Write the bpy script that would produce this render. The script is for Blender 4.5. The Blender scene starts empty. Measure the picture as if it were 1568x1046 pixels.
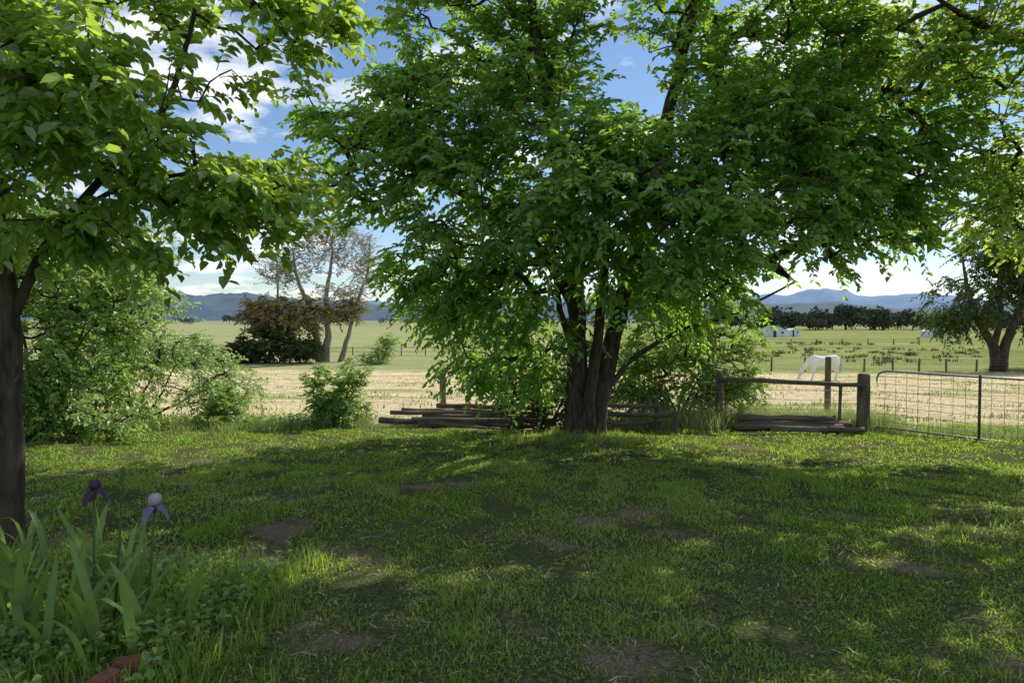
import bpy, bmesh, math, numpy as np
from mathutils import Vector
R = np.random.RandomState
scene = bpy.context.scene
scene.view_settings.view_transform = 'Standard'
scene.view_settings.look = 'None'
scene.view_settings.exposure = 0

# ------------------------------------------------------------ terrain
GY = [-100, 0, 4, 10, 13.5, 20, 43, 57, 75, 100, 200, 400, 9000]
GZ = [0, 0, -0.02, -0.30, -0.50, -0.86, -2.10, -2.70, -2.95, -3.15, -3.3, -3.3, -3.3]
def gz(x, y):
    x = np.asarray(x, float); y = np.asarray(y, float)
    z = np.zeros(np.broadcast(x, y).shape)
    for o in (-1.5, -.75, 0, .75, 1.5):
        z = z + np.interp(y + o, GY, GZ) / 5
    z = z + 0.03*np.sin(x*0.9+1)*np.sin(y*0.8) + 0.015*np.sin(x*2.3+y*1.7)
    z = z + 0.12*np.exp(-((x-1.2)**2+(y-11.7)**2)/0.7)
    return z
def G(x, y): return float(gz(x, y))
def snoise(x, y, s=1.0, seed=0):
    r = R(seed); out = 0
    for k in range(7):
        a = r.uniform(0, 6.28); f = s*r.uniform(.6, 2.4); p = r.uniform(0, 6.28)
        out = out + np.sin((x*math.cos(a)+y*math.sin(a))*f + p + 1.3*np.sin((x*math.sin(a)-y*math.cos(a))*f*.7+p*2))
    return out/7*2
BARE = [(-1.8,5.5,.7,.4,.9),(-2.0,6.8,.9,.4,.7),(.95,5.95,.6,.35,1.),(.45,5.4,.5,.3,.9),(2.75,4.6,.4,.3,.7),(1.2,11.0,1.2,.8,1),
        (-1.9,4.9,.5,.3,.8),(2.2,10.2,.5,.3,.7),(3.6,4.4,.5,.3,.6),(-.8,3.6,.6,.3,.6),(.6,3.3,.7,.3,.6)]
def bare(x, y):
    n1 = .5+.9*snoise(x, y, 6, 51)
    b = np.clip(snoise(x, y, 3.2, 5)*.9-.25, 0, 1)*.6
    for cx, cy, sx, sy, a in BARE:
        b = np.maximum(b, a*np.exp(-((x-cx)/sx)**2-((y-cy)/sy)**2)*np.clip(n1, 0, 1.1))
    return np.clip(b, 0, 1)

# ------------------------------------------------------------ helpers
def link(o):
    scene.collection.objects.link(o); return o
def empty(name, loc=(0,0,0)):
    e = bpy.data.objects.new(name, None); e.location = loc; e.empty_display_size = .2
    return link(e)
def raw_mesh(name, V, loops, starts, mat, col=None, smooth=False, parent=None):
    me = bpy.data.meshes.new(name)
    me.vertices.add(len(V)); me.vertices.foreach_set('co', np.asarray(V, np.float32).ravel())
    me.loops.add(len(loops)); me.loops.foreach_set('vertex_index', np.asarray(loops, np.int32))
    me.polygons.add(len(starts)); me.polygons.foreach_set('loop_start', np.asarray(starts, np.int32))
    me.update(calc_edges=True)
    me.polygons.foreach_set('use_smooth', np.full(len(starts), smooth))
    if col is not None:
        a = me.attributes.new('vc', 'FLOAT_COLOR', 'POINT')
        a.data.foreach_set('color', np.asarray(col, np.float32).ravel())
    if mat: me.materials.append(mat)
    o = link(bpy.data.objects.new(name, me))
    if parent: o.parent = parent
    return o
def template_mesh(name, V, faces, mat, col=None, smooth=False, parent=None):
    N, k, _ = V.shape
    fl = np.concatenate([np.array(f) for f in faces]); L = len(fl)
    loops = (np.arange(N)[:, None]*k + fl[None]).ravel()
    st = np.cumsum([0]+[len(f) for f in faces[:-1]])
    starts = (np.arange(N)[:, None]*L + st[None]).ravel()
    c = None if col is None else np.repeat(col, k, axis=0)
    return raw_mesh(name, V.reshape(-1, 3), loops, starts, mat, c, smooth, parent)
class Tubes:
    def __init__(s): s.V=[]; s.F=[]; s.n=0
    def add(s, P, r, sides=6, wob=0, cap=True, rng=None):
        P = np.asarray(P, float); r = np.broadcast_to(np.asarray(r, float), (len(P),))
        T = np.gradient(P, axis=0); T /= np.linalg.norm(T, axis=1)[:, None]+1e-9
        d = P[-1]-P[0]; ref = np.eye(3)[np.argmin(np.abs(d))]
        A = np.cross(T, ref); A /= np.linalg.norm(A, axis=1)[:, None]+1e-9
        B = np.cross(T, A)
        th = np.arange(sides)/sides*2*math.pi
        rr = r[:, None]*np.ones(sides)[None]
        if wob:
            rng = rng or R(1); w = rng.uniform(-wob, wob, (1, sides)) + rng.uniform(-wob/2, wob/2, rr.shape); rr = rr*(1+w)
        V = P[:, None]+rr[..., None]*(np.cos(th)[None, :, None]*A[:, None]+np.sin(th)[None, :, None]*B[:, None])
        n = len(P); i = np.arange(n-1)[:, None]*sides; j = np.arange(sides)[None]; j2 = (j+1) % sides
        F = np.stack([i+j, i+j2, i+sides+j2, i+sides+j], -1).reshape(-1, 4)+s.n
        s.V.append(V.reshape(-1, 3)); s.F += [tuple(f) for f in F.tolist()]
        if cap:
            s.F.append(tuple(range(s.n+sides-1, s.n-1, -1))); b = s.n+(n-1)*sides; s.F.append(tuple(range(b, b+sides)))
        s.n += n*sides
    def make(s, name, mat, parent=None, smooth=True):
        V = np.concatenate(s.V); loops = np.concatenate([np.array(f) for f in s.F])
        st = np.concatenate([[0], np.cumsum([len(f) for f in s.F])[:-1]])
        return raw_mesh(name, V, loops, st, mat, None, smooth, parent)

# ------------------------------------------------------------ materials
def newmat(name):
    m = bpy.data.materials.new(name); m.use_nodes = True; nt = m.node_tree; nt.nodes.clear()
    return m, nt, nt.nodes, nt.links
def leafmat(name, c1, c2, tr, trans=.5, rough=.45, gloss=.05):
    m, nt, N, L = newmat(name)
    out = N.new('ShaderNodeOutputMaterial'); p = N.new('ShaderNodeBsdfDiffuse')
    mx = N.new('ShaderNodeMixShader'); at = N.new('ShaderNodeAttribute'); at.attribute_name = 'vc'
    sep = N.new('ShaderNodeSeparateColor'); L.new(at.outputs['Color'], sep.inputs[0])
    a = N.new('ShaderNodeMix'); a.data_type='RGBA'; a.inputs[6].default_value=(*c1,1); a.inputs[7].default_value=(*c2,1)
    L.new(sep.outputs[0], a.inputs[0])
    g = N.new('ShaderNodeCombineColor'); [L.new(sep.outputs[1], g.inputs[i]) for i in range(3)]
    b = N.new('ShaderNodeMix'); b.data_type='RGBA'; b.blend_type='MULTIPLY'; b.inputs[0].default_value=1
    L.new(a.outputs[2], b.inputs[6]); L.new(g.outputs[0], b.inputs[7])
    L.new(b.outputs[2], p.inputs['Color'])
    last = p.outputs[0]
    if trans > 0:
        t = N.new('ShaderNodeBsdfTranslucent')
        c = N.new('ShaderNodeMix'); c.data_type='RGBA'; c.blend_type='MULTIPLY'; c.inputs[0].default_value=1
        c.inputs[6].default_value=(*tr,1); L.new(g.outputs[0], c.inputs[7]); L.new(c.outputs[2], t.inputs['Color'])
        mx.inputs[0].default_value=trans; L.new(p.outputs[0], mx.inputs[1]); L.new(t.outputs[0], mx.inputs[2]); last = mx.outputs[0]
    if gloss > 0:
        gl = N.new('ShaderNodeBsdfGlossy'); gl.inputs['Roughness'].default_value=rough; gl.inputs['Color'].default_value=(1,1,1,1)
        m2 = N.new('ShaderNodeMixShader'); m2.inputs[0].default_value=gloss; L.new(last, m2.inputs[1]); L.new(gl.outputs[0], m2.inputs[2]); last = m2.outputs[0]
    L.new(last, out.inputs[0])
    return m
def noisemat(name, c1, c2, scale=8, stretch=(1,1,1), rough=.9, bump=.3, detail=5, metallic=0, c3=None, spec=.2):
    m, nt, N, L = newmat(name)
    out = N.new('ShaderNodeOutputMaterial'); p = N.new('ShaderNodeBsdfPrincipled'); L.new(p.outputs[0], out.inputs[0])
    g = N.new('ShaderNodeTexCoord'); mp = N.new('ShaderNodeMapping'); mp.inputs['Scale'].default_value=stretch
    L.new(g.outputs['Object'], mp.inputs[0])
    n = N.new('ShaderNodeTexNoise'); n.inputs['Scale'].default_value=scale; n.inputs['Detail'].default_value=detail; n.inputs['Roughness'].default_value=.65
    L.new(mp.outputs[0], n.inputs['Vector'])
    r = N.new('ShaderNodeValToRGB'); r.color_ramp.elements[0].position=.32; r.color_ramp.elements[1].position=.68
    r.color_ramp.elements[0].color=(*c1,1); r.color_ramp.elements[1].color=(*c2,1)
    L.new(n.outputs[0], r.inputs[0]); L.new(r.outputs[0], p.inputs['Base Color'])
    p.inputs['Roughness'].default_value=rough; p.inputs['Metallic'].default_value=metallic; p.inputs['Specular IOR Level'].default_value=spec
    if bump:
        b = N.new('ShaderNodeBump'); b.inputs['Strength'].default_value=bump; b.inputs['Distance'].default_value=.02
        L.new(n.outputs[0], b.inputs['Height']); L.new(b.outputs[0], p.inputs['Normal'])
    return m
M_bark = noisemat('bark', (.025,.02,.015), (.13,.10,.075), 14, (1,1,.25), bump=1, detail=7)
M_barkgrey = noisemat('bark_grey', (.16,.13,.11), (.36,.31,.27), 6, (1,1,.3), bump=.6, detail=3)
M_barkfar = noisemat('bark_far', (.04,.03,.025), (.12,.085,.06), 4, (1,1,.3), bump=.6, detail=3)
M_wood = noisemat('weathered_wood', (.055,.047,.038), (.24,.20,.155), 10, (1,1,.2), bump=.8)
M_woodh = noisemat('weathered_rail', (.055,.047,.038), (.24,.20,.155), 12, (.15,1,1), bump=.8)
M_log = noisemat('log_wood', (.07,.055,.045), (.28,.22,.175), 14, (.12,1,1), bump=.9)
M_steel = noisemat('galvanised_steel', (.22,.23,.24), (.38,.39,.40), 30, rough=.5, bump=0, metallic=.6)
M_wire = noisemat('fence_wire', (.16,.15,.14), (.30,.28,.26), 30, rough=.6, bump=0, metallic=.3)
M_stake = noisemat('rusty_steel', (.05,.035,.025), (.14,.10,.075), 20, rough=.8, bump=.2)

# ------------------------------------------------------------ ground
def axis(core0, core1, step, far0, far1, ratio=1.14):
    c = list(np.arange(core0, core1+1e-6, step)); s=step; v=c[-1]
    while v < far1: s*=ratio; v+=s; c.append(v)
    s=step; v=c[0]; pre=[]
    while v > far0: s*=ratio; v-=s; pre.append(v)
    return np.array(pre[::-1]+c)
xs = axis(-12,12,.12,-9000,9000); ys = axis(1,18,.12,-300,9000,1.1)
X, Y = np.meshgrid(xs, ys); Z = gz(X, Y)
near = (np.abs(X)<14)&(Y<20)
nx, ny = len(xs), len(ys)
idx = np.arange(nx*ny).reshape(ny, nx)
F = np.stack([idx[:-1,:-1], idx[:-1,1:], idx[1:,1:], idx[1:,:-1]], -1).reshape(-1, 4)
B = bare(X, Y)*near
m, nt, N, L = newmat('ground_mat')
out = N.new('ShaderNodeOutputMaterial'); p = N.new('ShaderNodeBsdfDiffuse'); L.new(p.outputs[0], out.inputs[0])
geo = N.new('ShaderNodeNewGeometry'); sp = N.new('ShaderNodeSeparateXYZ'); L.new(geo.outputs['Position'], sp.inputs[0])
def noise(scale, stretch=(1,1,1), detail=6, rough=.6):
    mp = N.new('ShaderNodeMapping'); mp.inputs['Scale'].default_value=stretch; L.new(geo.outputs['Position'], mp.inputs[0])
    n = N.new('ShaderNodeTexNoise'); n.inputs['Scale'].default_value=scale; n.inputs['Detail'].default_value=detail; n.inputs['Roughness'].default_value=rough
    L.new(mp.outputs[0], n.inputs['Vector']); return n.outputs[0]
def ramp(f, stops):
    r = N.new('ShaderNodeValToRGB'); e = r.color_ramp.elements
    e[0].position, e[0].color = stops[0][0], (*stops[0][1],1); e[1].position, e[1].color = stops[-1][0], (*stops[-1][1],1)
    for q, c in stops[1:-1]: k = e.new(q); k.color=(*c,1)
    L.new(f, r.inputs[0]); return r.outputs[0]
def math_(op, a, b=None):
    n = N.new('ShaderNodeMath'); n.operation=op
    for i, v in enumerate((a, b)):
        if v is None: continue
        if isinstance(v, (int, float)): n.inputs[i].default_value=v
        else: L.new(v, n.inputs[i])
    return n.outputs[0]
def mix(f, a, b, bt='MIX'):
    n = N.new('ShaderNodeMix'); n.data_type='RGBA'; n.blend_type=bt
    if isinstance(f, float): n.inputs[0].default_value=f
    else: L.new(f, n.inputs[0])
    L.new(a, n.inputs[6]); L.new(b, n.inputs[7]); return n.outputs[2]
def mrange(v, a, b):
    n = N.new('ShaderNodeMapRange'); n.interpolation_type='SMOOTHSTEP'; L.new(v, n.inputs[0]); n.inputs[1].default_value=a; n.inputs[2].default_value=b; return n.outputs[0]
fine = noise(45, detail=4, rough=.75); med = noise(5, detail=4, rough=.7); hay = noise(9, (.35,1.3,1), 5, .78)
lawn = ramp(fine, [(.3,(.03,.04,.016)),(.5,(.09,.11,.04)),(.7,(.24,.24,.11))])
dirt = ramp(fine, [(.3,(.10,.08,.055)),(.55,(.24,.195,.14)),(.75,(.42,.36,.27))])
at = N.new('ShaderNodeAttribute'); at.attribute_name='vc'; sc = N.new('ShaderNodeSeparateColor'); L.new(at.outputs['Color'], sc.inputs[0])
bf = mrange(math_('ADD', sc.outputs[0], math_('MULTIPLY', math_('SUBTRACT', med, .5), 1.6)), .15, .7)
lawn = mix(bf, lawn, dirt)
straw = ramp(hay, [(.28,(.32,.26,.12)),(.42,(.56,.46,.25)),(.56,(.78,.64,.40)),(.75,(.92,.80,.58))])
grn = ramp(noise(7, detail=4), [(.3,(.18,.24,.06)),(.7,(.46,.46,.19))])
field = mix(mrange(noise(.35, (.4,1.6,1), 4), .50, .68), straw, grn)
past = ramp(noise(.06, (.35,1.6,1), 5, .65), [(.3,(.20,.25,.10)),(.43,(.30,.34,.15)),(.5,(.42,.39,.22)),(.57,(.26,.31,.12)),(.68,(.48,.40,.28)),(.8,(.26,.32,.11))])
pastr = ramp(noise(.08, (.25,1.8,1), 5, .65), [(.3,(.12,.16,.045)),(.43,(.19,.24,.07)),(.52,(.32,.34,.12)),(.6,(.17,.21,.06)),(.75,(.38,.38,.17))])
past = mix(mrange(sp.outputs[0], 0, 25), past, pastr)
past = mix(.3, past, ramp(noise(1.3, (.5,1.5,1), 4, .7), [(.3,(.10,.14,.05)),(.7,(.40,.40,.18))]))
farc = ramp(noise(.006, (.4,1.5,1), 4, .6), [(.35,(.18,.24,.12)),(.5,(.34,.34,.19)),(.65,(.15,.20,.12))])
wob = math_('MULTIPLY', math_('SUBTRACT', noise(.5, detail=3), .5), 3.0)
yy = math_('ADD', sp.outputs[1], wob)
c = mix(mrange(yy, 13.2, 14.6), lawn, field)
yb = math_('SUBTRACT', math_('ADD', sp.outputs[1], math_('MULTIPLY', wob, 2.0)), math_('MULTIPLY', sp.outputs[0], -.12))
c = mix(mrange(yb, 53., 62.), c, past)
c = mix(mrange(sp.outputs[1], 250, 700), c, farc)
L.new(c, p.inputs['Color'])
bp = N.new('ShaderNodeBump'); bp.inputs['Strength'].default_value=1.0; bp.inputs['Distance'].default_value=.07
L.new(hay, bp.inputs['Height']); L.new(bp.outputs[0], p.inputs['Normal'])
col = np.zeros((nx*ny, 4)); col[:, 0] = B.ravel(); col[:, 3]=1
raw_mesh('ground', np.stack([X.ravel(), Y.ravel(), Z.ravel()], -1), F.ravel(), np.arange(len(F))*4, m, col, True)

# ------------------------------------------------------------ hills
def hills(name, dist, depth, hfun, mat, seed):
    th = np.radians(np.linspace(-75, 75, 500)); rs = np.linspace(0, 1, 14)
    TH, RS = np.meshgrid(th, rs)
    rad = dist+RS*depth
    prof = np.sin(RS*math.pi*.62)**1.3
    az = np.degrees(TH)
    nz = snoise(TH*60, RS*8, 1, seed)*.08+snoise(TH*200, RS*12, 1, seed+1)*.03
    H = hfun(az)*prof*(1+nz)-6
    V = np.stack([rad*np.sin(TH), rad*np.cos(TH), H-3.3], -1).reshape(-1, 3)
    a, b = TH.shape; ii = np.arange(a*b).reshape(a, b)
    FF = np.stack([ii[:-1,:-1], ii[:-1,1:], ii[1:,1:], ii[1:,:-1]], -1).reshape(-1, 4)
    return raw_mesh(name, V, FF.ravel(), np.arange(len(FF))*4, mat, None, True)
M_h1 = noisemat('hill_hazed_near', (.06,.10,.15), (.10,.15,.18), .006, rough=1, bump=0)  # near ridge: atmospheric haze painted into the base colour as blue
M_h2 = noisemat('hill_hazed_far', (.14,.23,.38), (.18,.28,.42), .002, rough=1, bump=0)  # back ridge: stronger blue air haze baked into its colour, no volume
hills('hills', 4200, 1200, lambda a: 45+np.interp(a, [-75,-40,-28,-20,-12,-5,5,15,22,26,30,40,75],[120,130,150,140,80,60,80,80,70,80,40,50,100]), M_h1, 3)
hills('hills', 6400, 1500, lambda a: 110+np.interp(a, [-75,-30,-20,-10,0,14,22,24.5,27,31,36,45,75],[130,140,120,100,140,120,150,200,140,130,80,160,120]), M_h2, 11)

# ------------------------------------------------------------ leaves & trees
def unit(v): return v/(np.linalg.norm(v, axis=-1, keepdims=True)+1e-9)
LF = [(0,1,2,3),(0,3,4,5)]
def leaf_verts(P, D, Nn, Ln, Wd, fold=.25):
    S = unit(np.cross(D, Nn)); Nn = np.cross(S, D)
    l = Ln[:, None]; w = Wd[:, None]
    def pt(a, b, c): return P+D*l*a+S*w*b+Nn*w*c
    droop = -.12
    return np.stack([P, pt(.28,.5,fold), pt(.68,.42,fold+droop), pt(1,0,droop*3), pt(.68,-.42,fold+droop), pt(.28,-.5,fold)], 1)
def catmull(P, step=.25):
    P = np.asarray(P, float); Q = np.vstack([2*P[0]-P[1], P, 2*P[-1]-P[-2]]); o=[]
    ks=[]
    for i in range(1, len(Q)-2):
        n = max(2, int(np.linalg.norm(Q[i+1]-Q[i])/step))
        for t in np.arange(n)/n:
            o.append(.5*((2*Q[i])+(-Q[i-1]+Q[i+1])*t+(2*Q[i-1]-5*Q[i]+4*Q[i+1]-Q[i+2])*t*t+(-Q[i-1]+3*Q[i]-3*Q[i+1]+Q[i+2])*t**3)); ks.append(i-1+t)
    o.append(P[-1]); ks.append(len(P)-1)
    return np.array(o), np.array(ks)
def tree(name, limbs, lobes, ncl, seed, bark, lmat, leaf=(.12,.05), ntw=5, nlf=14, twL=(.3,.6), droop=.25, k=.010, scale=1., clump=.0, vis_twigs=True, center=None, outb=.45, up=0.0, nup=.42, thin=None):
    rng = R(seed); par = empty(name, tuple(limbs[0][0][0]))
    inv = -np.array(limbs[0][0][0])
    T = Tubes(); nodes=[]; parent=[]; fixed=[]
    for pts, rad in limbs:
        P, kk = catmull(pts, .25*scale)
        rr = np.interp(kk, np.arange(len(rad)), rad)
        P2 = P.copy(); P2[1:-1] += rng.normal(0, .012*scale, P2[1:-1].shape)
        T.add(P2, rr, 10, wob=.10, rng=rng)
        b = len(nodes)
        for i, q in enumerate(P2):
            nodes.append(q); parent.append(b+i-1 if i else -1); fixed.append(rr[i])
    W = np.array([l[6] if len(l)>6 else l[3]*l[4]*l[5] for l in lobes], float); W = W/W.sum()
    C=[]
    while len(C) < ncl:
        l = lobes[rng.choice(len(lobes), p=W)]
        d = unit(rng.normal(size=3)); r = rng.uniform()**outb
        q = np.array(l[:3])+d*r*np.array(l[3:6])
        if clump > 0:
            s = 1.7/scale
            v = math.sin(q[0]*s+1.3*math.sin(q[1]*s*.8+seed))*math.sin(q[2]*s*1.3+1.1*math.sin(q[0]*s*.7+2))+.6*math.sin(q[1]*s*1.5+q[2]*s*.6+seed)
            if v < -1+clump*1.2 and rng.uniform() < .88: continue
        if q[2] < G(q[0], q[1])+.1*scale: continue
        if thin is not None and thin(q): continue
        C.append(q)
    C = np.array(C)
    nn = np.array(nodes); nf = len(nodes)
    d0 = np.array([np.min(np.linalg.norm(nn-c, axis=1)) for c in C]); C = C[np.argsort(d0)]
    buf = np.zeros((nf+ncl*22, 3)); buf[:nf]=nn; n=nf; par_i=list(parent); chains=[]; tips=[]
    for c_ in C:
        dv = buf[:n]-c_; dd = np.linalg.norm(dv, axis=1)
        cost = dd+.5*np.maximum(0, dv[:, 2])
        j = int(np.argmin(cost)); q = buf[j]; D = np.linalg.norm(c_-q)
        m_ = int(np.clip(D/(.28*scale), 2, 20)); t = np.arange(1, m_+1)/m_
        P = q+(c_-q)*t[:, None]; P[:, 2] += np.sin(t*math.pi)*.10*D
        P[:-1] += rng.normal(0, .035*scale, P[:-1].shape)
        ids = list(range(n, n+m_)); buf[n:n+m_]=P
        par_i += [j]+ids[:-1]; chains.append([j]+ids); n += m_; tips.append(ids[-1])
    cnt = np.zeros(n)
    for t_ in tips: cnt[t_] += 1
    for i in range(n-1, nf-1, -1): cnt[par_i[i]] += cnt[i]
    rad = k*scale*np.sqrt(np.maximum(cnt, .3)+.3); rad[:nf] = np.array(fixed)
    for ch in chains:
        r = rad[ch].copy(); r[0] = min(r[0], r[1]*1.25); r[-1] *= .6
        T.add(buf[ch], r, 6 if r[0] > .02*scale else 4, cap=False)
    cc = np.array(center) if center is not None else np.mean([l[:3] for l in lobes], axis=0)
    TP = np.repeat(C, ntw, axis=0)+rng.normal(0, .06*scale, (ncl*ntw, 3))
    outw = unit(TP-cc)
    TD = unit(outw*.7+rng.normal(0, .65, TP.shape)*np.array([1,1,.6])+np.array([0,0,up]))
    TL = rng.uniform(*twL, len(TP)); nT = len(TP)
    if vis_twigs:
        for i in range(nT):
            t = np.array([0,.5,1.])
            T.add(TP[i]+TD[i]*TL[i]*t[:, None]+np.array([0,0,-1])*droop*TL[i]*(t**2)[:, None], np.array([.006,.004,.002])*scale, 3, cap=False)
    V0 = T.make('trunk_and_branches', bark, par)
    V0.location = tuple(inv)
    if nlf:
        cv = np.repeat(rng.uniform(0, 1, ncl), ntw*nlf)
        t = (np.tile(np.arange(nlf), nT)+rng.uniform(0, 1, nT*nlf))/nlf; t = .1+.95*t
        A = np.repeat(TP, nlf, 0); D = np.repeat(TD, nlf, 0); Ls = np.repeat(TL, nlf)
        P = A+D*(Ls*t)[:, None]; P[:, 2] -= droop*Ls*t*t
        side = unit(np.cross(D, np.array([0,0,1.])+rng.normal(0,.15,D.shape))); sg = np.where(np.arange(len(P)) % 2, 1, -1)[:, None]
        LD = unit(D*.55+side*sg*.75+np.array([0,0,-droop*1.0])+rng.normal(0, .25, P.shape))
        NN = unit(np.array([0,0,1.])+rng.normal(0, nup, P.shape)+D*.25)
        s = rng.uniform(.55, 1.25, len(P))
        V = leaf_verts(P, LD, NN, leaf[0]*s, leaf[1]*s*rng.uniform(.8,1.2,len(P)))
        col = np.ones((len(P), 4)); col[:, 0] = np.clip(cv*.6+rng.uniform(0,.45,len(P)), 0, 1); col[:, 1] = rng.uniform(.65, 1.2, len(P))
        o = template_mesh('foliage', V, LF, lmat, col, False, par); o.location = tuple(inv)
    return par

L_ash = leafmat('ash_leaf', (.095,.23,.04), (.18,.35,.065), (.56,.86,.09), .45, gloss=.07)
L_maple = leafmat('maple_leaf', (.085,.20,.05), (.17,.31,.065), (.68,.90,.10), .5, gloss=.07)
L_rt = leafmat('yellowgreen_leaf', (.13,.25,.05), (.22,.35,.07), (.70,.90,.11), .5)
L_shrub = leafmat('shrub_leaf', (.15,.27,.055), (.26,.40,.09), (.50,.72,.12), .4)
L_pale = leafmat('pale_leaf', (.29,.43,.14), (.40,.54,.22), (.56,.76,.20), .4)
L_dark = leafmat('dark_leaf', (.06,.10,.04), (.11,.16,.06), (.2,.3,.07), .3, gloss=0)
L_rust = leafmat('tan_leaf', (.27,.23,.09), (.40,.34,.16), (.36,.30,.12), .3, gloss=0)
L_grey = leafmat('grey_leaf', (.36,.37,.31), (.50,.50,.43), (.4,.4,.3), .3, gloss=0)

b = G(1.2,11.6)
tree('ash_tree', [
 ([(1.12,11.6,b-.15),(1.12,11.6,b+.2),(1.10,11.58,.3),(1.08,11.5,1.4),(1.02,11.3,2.6),(.8,11.2,4),(.4,11,6),(.2,11,8)], [.34,.25,.19,.155,.145,.12,.09,.04]),
 ([(1.36,11.7,b-.15),(1.42,11.7,b+.2),(1.52,11.75,.3),(1.78,11.9,1.4),(2.08,12,2.6),(2.4,12,4),(2.9,12,6),(3.4,12,8.2)], [.30,.22,.18,.155,.145,.13,.10,.05]),
 ([(1.25,11.45,b+.05),(1.28,11.4,.3),(1.42,11.35,1.3),(1.5,11.1,2.6),(1.4,10.8,4)], [.14,.10,.08,.07,.04]),
 ([(1.5,11.75,.3),(2.0,11.8,.9),(2.8,11.9,1.4),(3.8,11.8,1.75),(4.8,11.6,2.3)], [.06,.05,.04,.03,.015]),
 ([(2.05,12,2.5),(2.8,12,3.7),(3.3,11.8,4.8),(3.7,11.7,6.6)], [.12,.10,.09,.04]),
 ([(3.0,11.9,3.8),(4.4,11.5,4.7),(6.4,11,5.3)], [.08,.06,.03]),
 ([(1.08,11.5,1.8),(.4,11.4,2.9),(-.8,11.3,3.7),(-2.3,11.1,4.4)], [.10,.08,.06,.03]),
 ([(1.1,11.3,2.4),(1.2,10.3,3.0),(1.5,9,3.4),(1.9,8.3,3.6)], [.08,.06,.04,.02]),
 ([(2.0,12,2.4),(2.4,13,3.6),(2.2,13.8,5)], [.09,.07,.03]),
 ([(1.1,11.45,1.0),(.8,11.3,1.8),(.65,11.2,3.0)], [.06,.05,.03]),
],[(0.0,10.9,3.6,2.4,1.7,2.0),(-1.9,10.9,4.2,1.7,1.3,1.0),(-2.4,10.8,4.9,1.1,1.0,.55,.9),(-1.5,10.9,5.5,.9,1.0,.6,.7),(-.1,11,6.3,1.8,1.7,1.9),(3.9,12,7.2,2.4,1.8,1.7,4.5),(5,11.2,5.2,2.4,1.7,1.5),
  (6,11,3.9,1.8,1.5,1.0,3.2),(1.9,9.3,3.35,2.0,1.1,1.15,5),(2.2,10.4,2.5,1.4,.9,.6,1.1),(0,11.9,1.6,1.4,1.2,1.2,3),(3.2,11.9,2.2,1.7,1.1,.8,2.3),(1.3,11,8.7,2.8,2.0,.9,2.5),(3.9,10,4.0,1.6,1.1,1.2,3.2),(-.7,11.8,2.3,1.2,1.1,1.0),(5.3,10.6,3.1,1.0,.8,.6,.8),(-.6,12.0,.9,1.0,.9,.6,.6)],
 1480, 4, M_bark, L_ash, leaf=(.12,.062), ntw=5, nlf=14, twL=(.3,.6), droop=.28, clump=.56, center=(1.5,11.3,3.2))

tree('maple_tree', [
 ([(-3.80,5.1,-.15),(-3.78,5.1,.1),(-3.77,5.1,.9),(-3.76,5.1,1.75),(-3.95,5.1,3.1),(-4.1,5.0,4.6)], [.15,.10,.08,.07,.045,.025]),
 ([(-3.76,5.1,1.6),(-3.55,5.18,2.15),(-3.2,5.3,2.7),(-2.6,5.2,3.3),(-2.3,5.2,4.3)], [.042,.035,.03,.022,.012]),
 ([(-3.5,5.2,2.3),(-3.0,5.1,2.6),(-2.3,5.1,2.75),(-1.75,5.1,2.7)], [.022,.018,.014,.008]),
 ([(-3.9,5.1,2.4),(-3.7,4.6,2.9),(-3.4,4.0,3.2)], [.028,.02,.01]),
],[(-3.2,5.2,3.0,1.5,1.0,.7),(-2.25,5.2,2.7,.8,.65,.42,.55),(-4.2,5.2,4,1.7,1.2,1.2,1.9),(-2.6,5.4,4.1,1.1,1.0,.7),(-1.75,5.4,4.0,.6,.6,.4,.2),(-3.2,4.2,3.1,1.0,.6,.55,.8),(-3.4,5,5.3,2,1.5,.8,.9),(-4.4,5.4,2.9,1,.9,.7),(-3.3,5.2,2.35,.9,.7,.3,.4)],
 470, 9, M_bark, L_maple, leaf=(.10,.058), ntw=4, nlf=11, twL=(.2,.42), droop=.25, scale=.6, clump=.48, center=(-3.6,5.2,2.8), k=.009)

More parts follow.
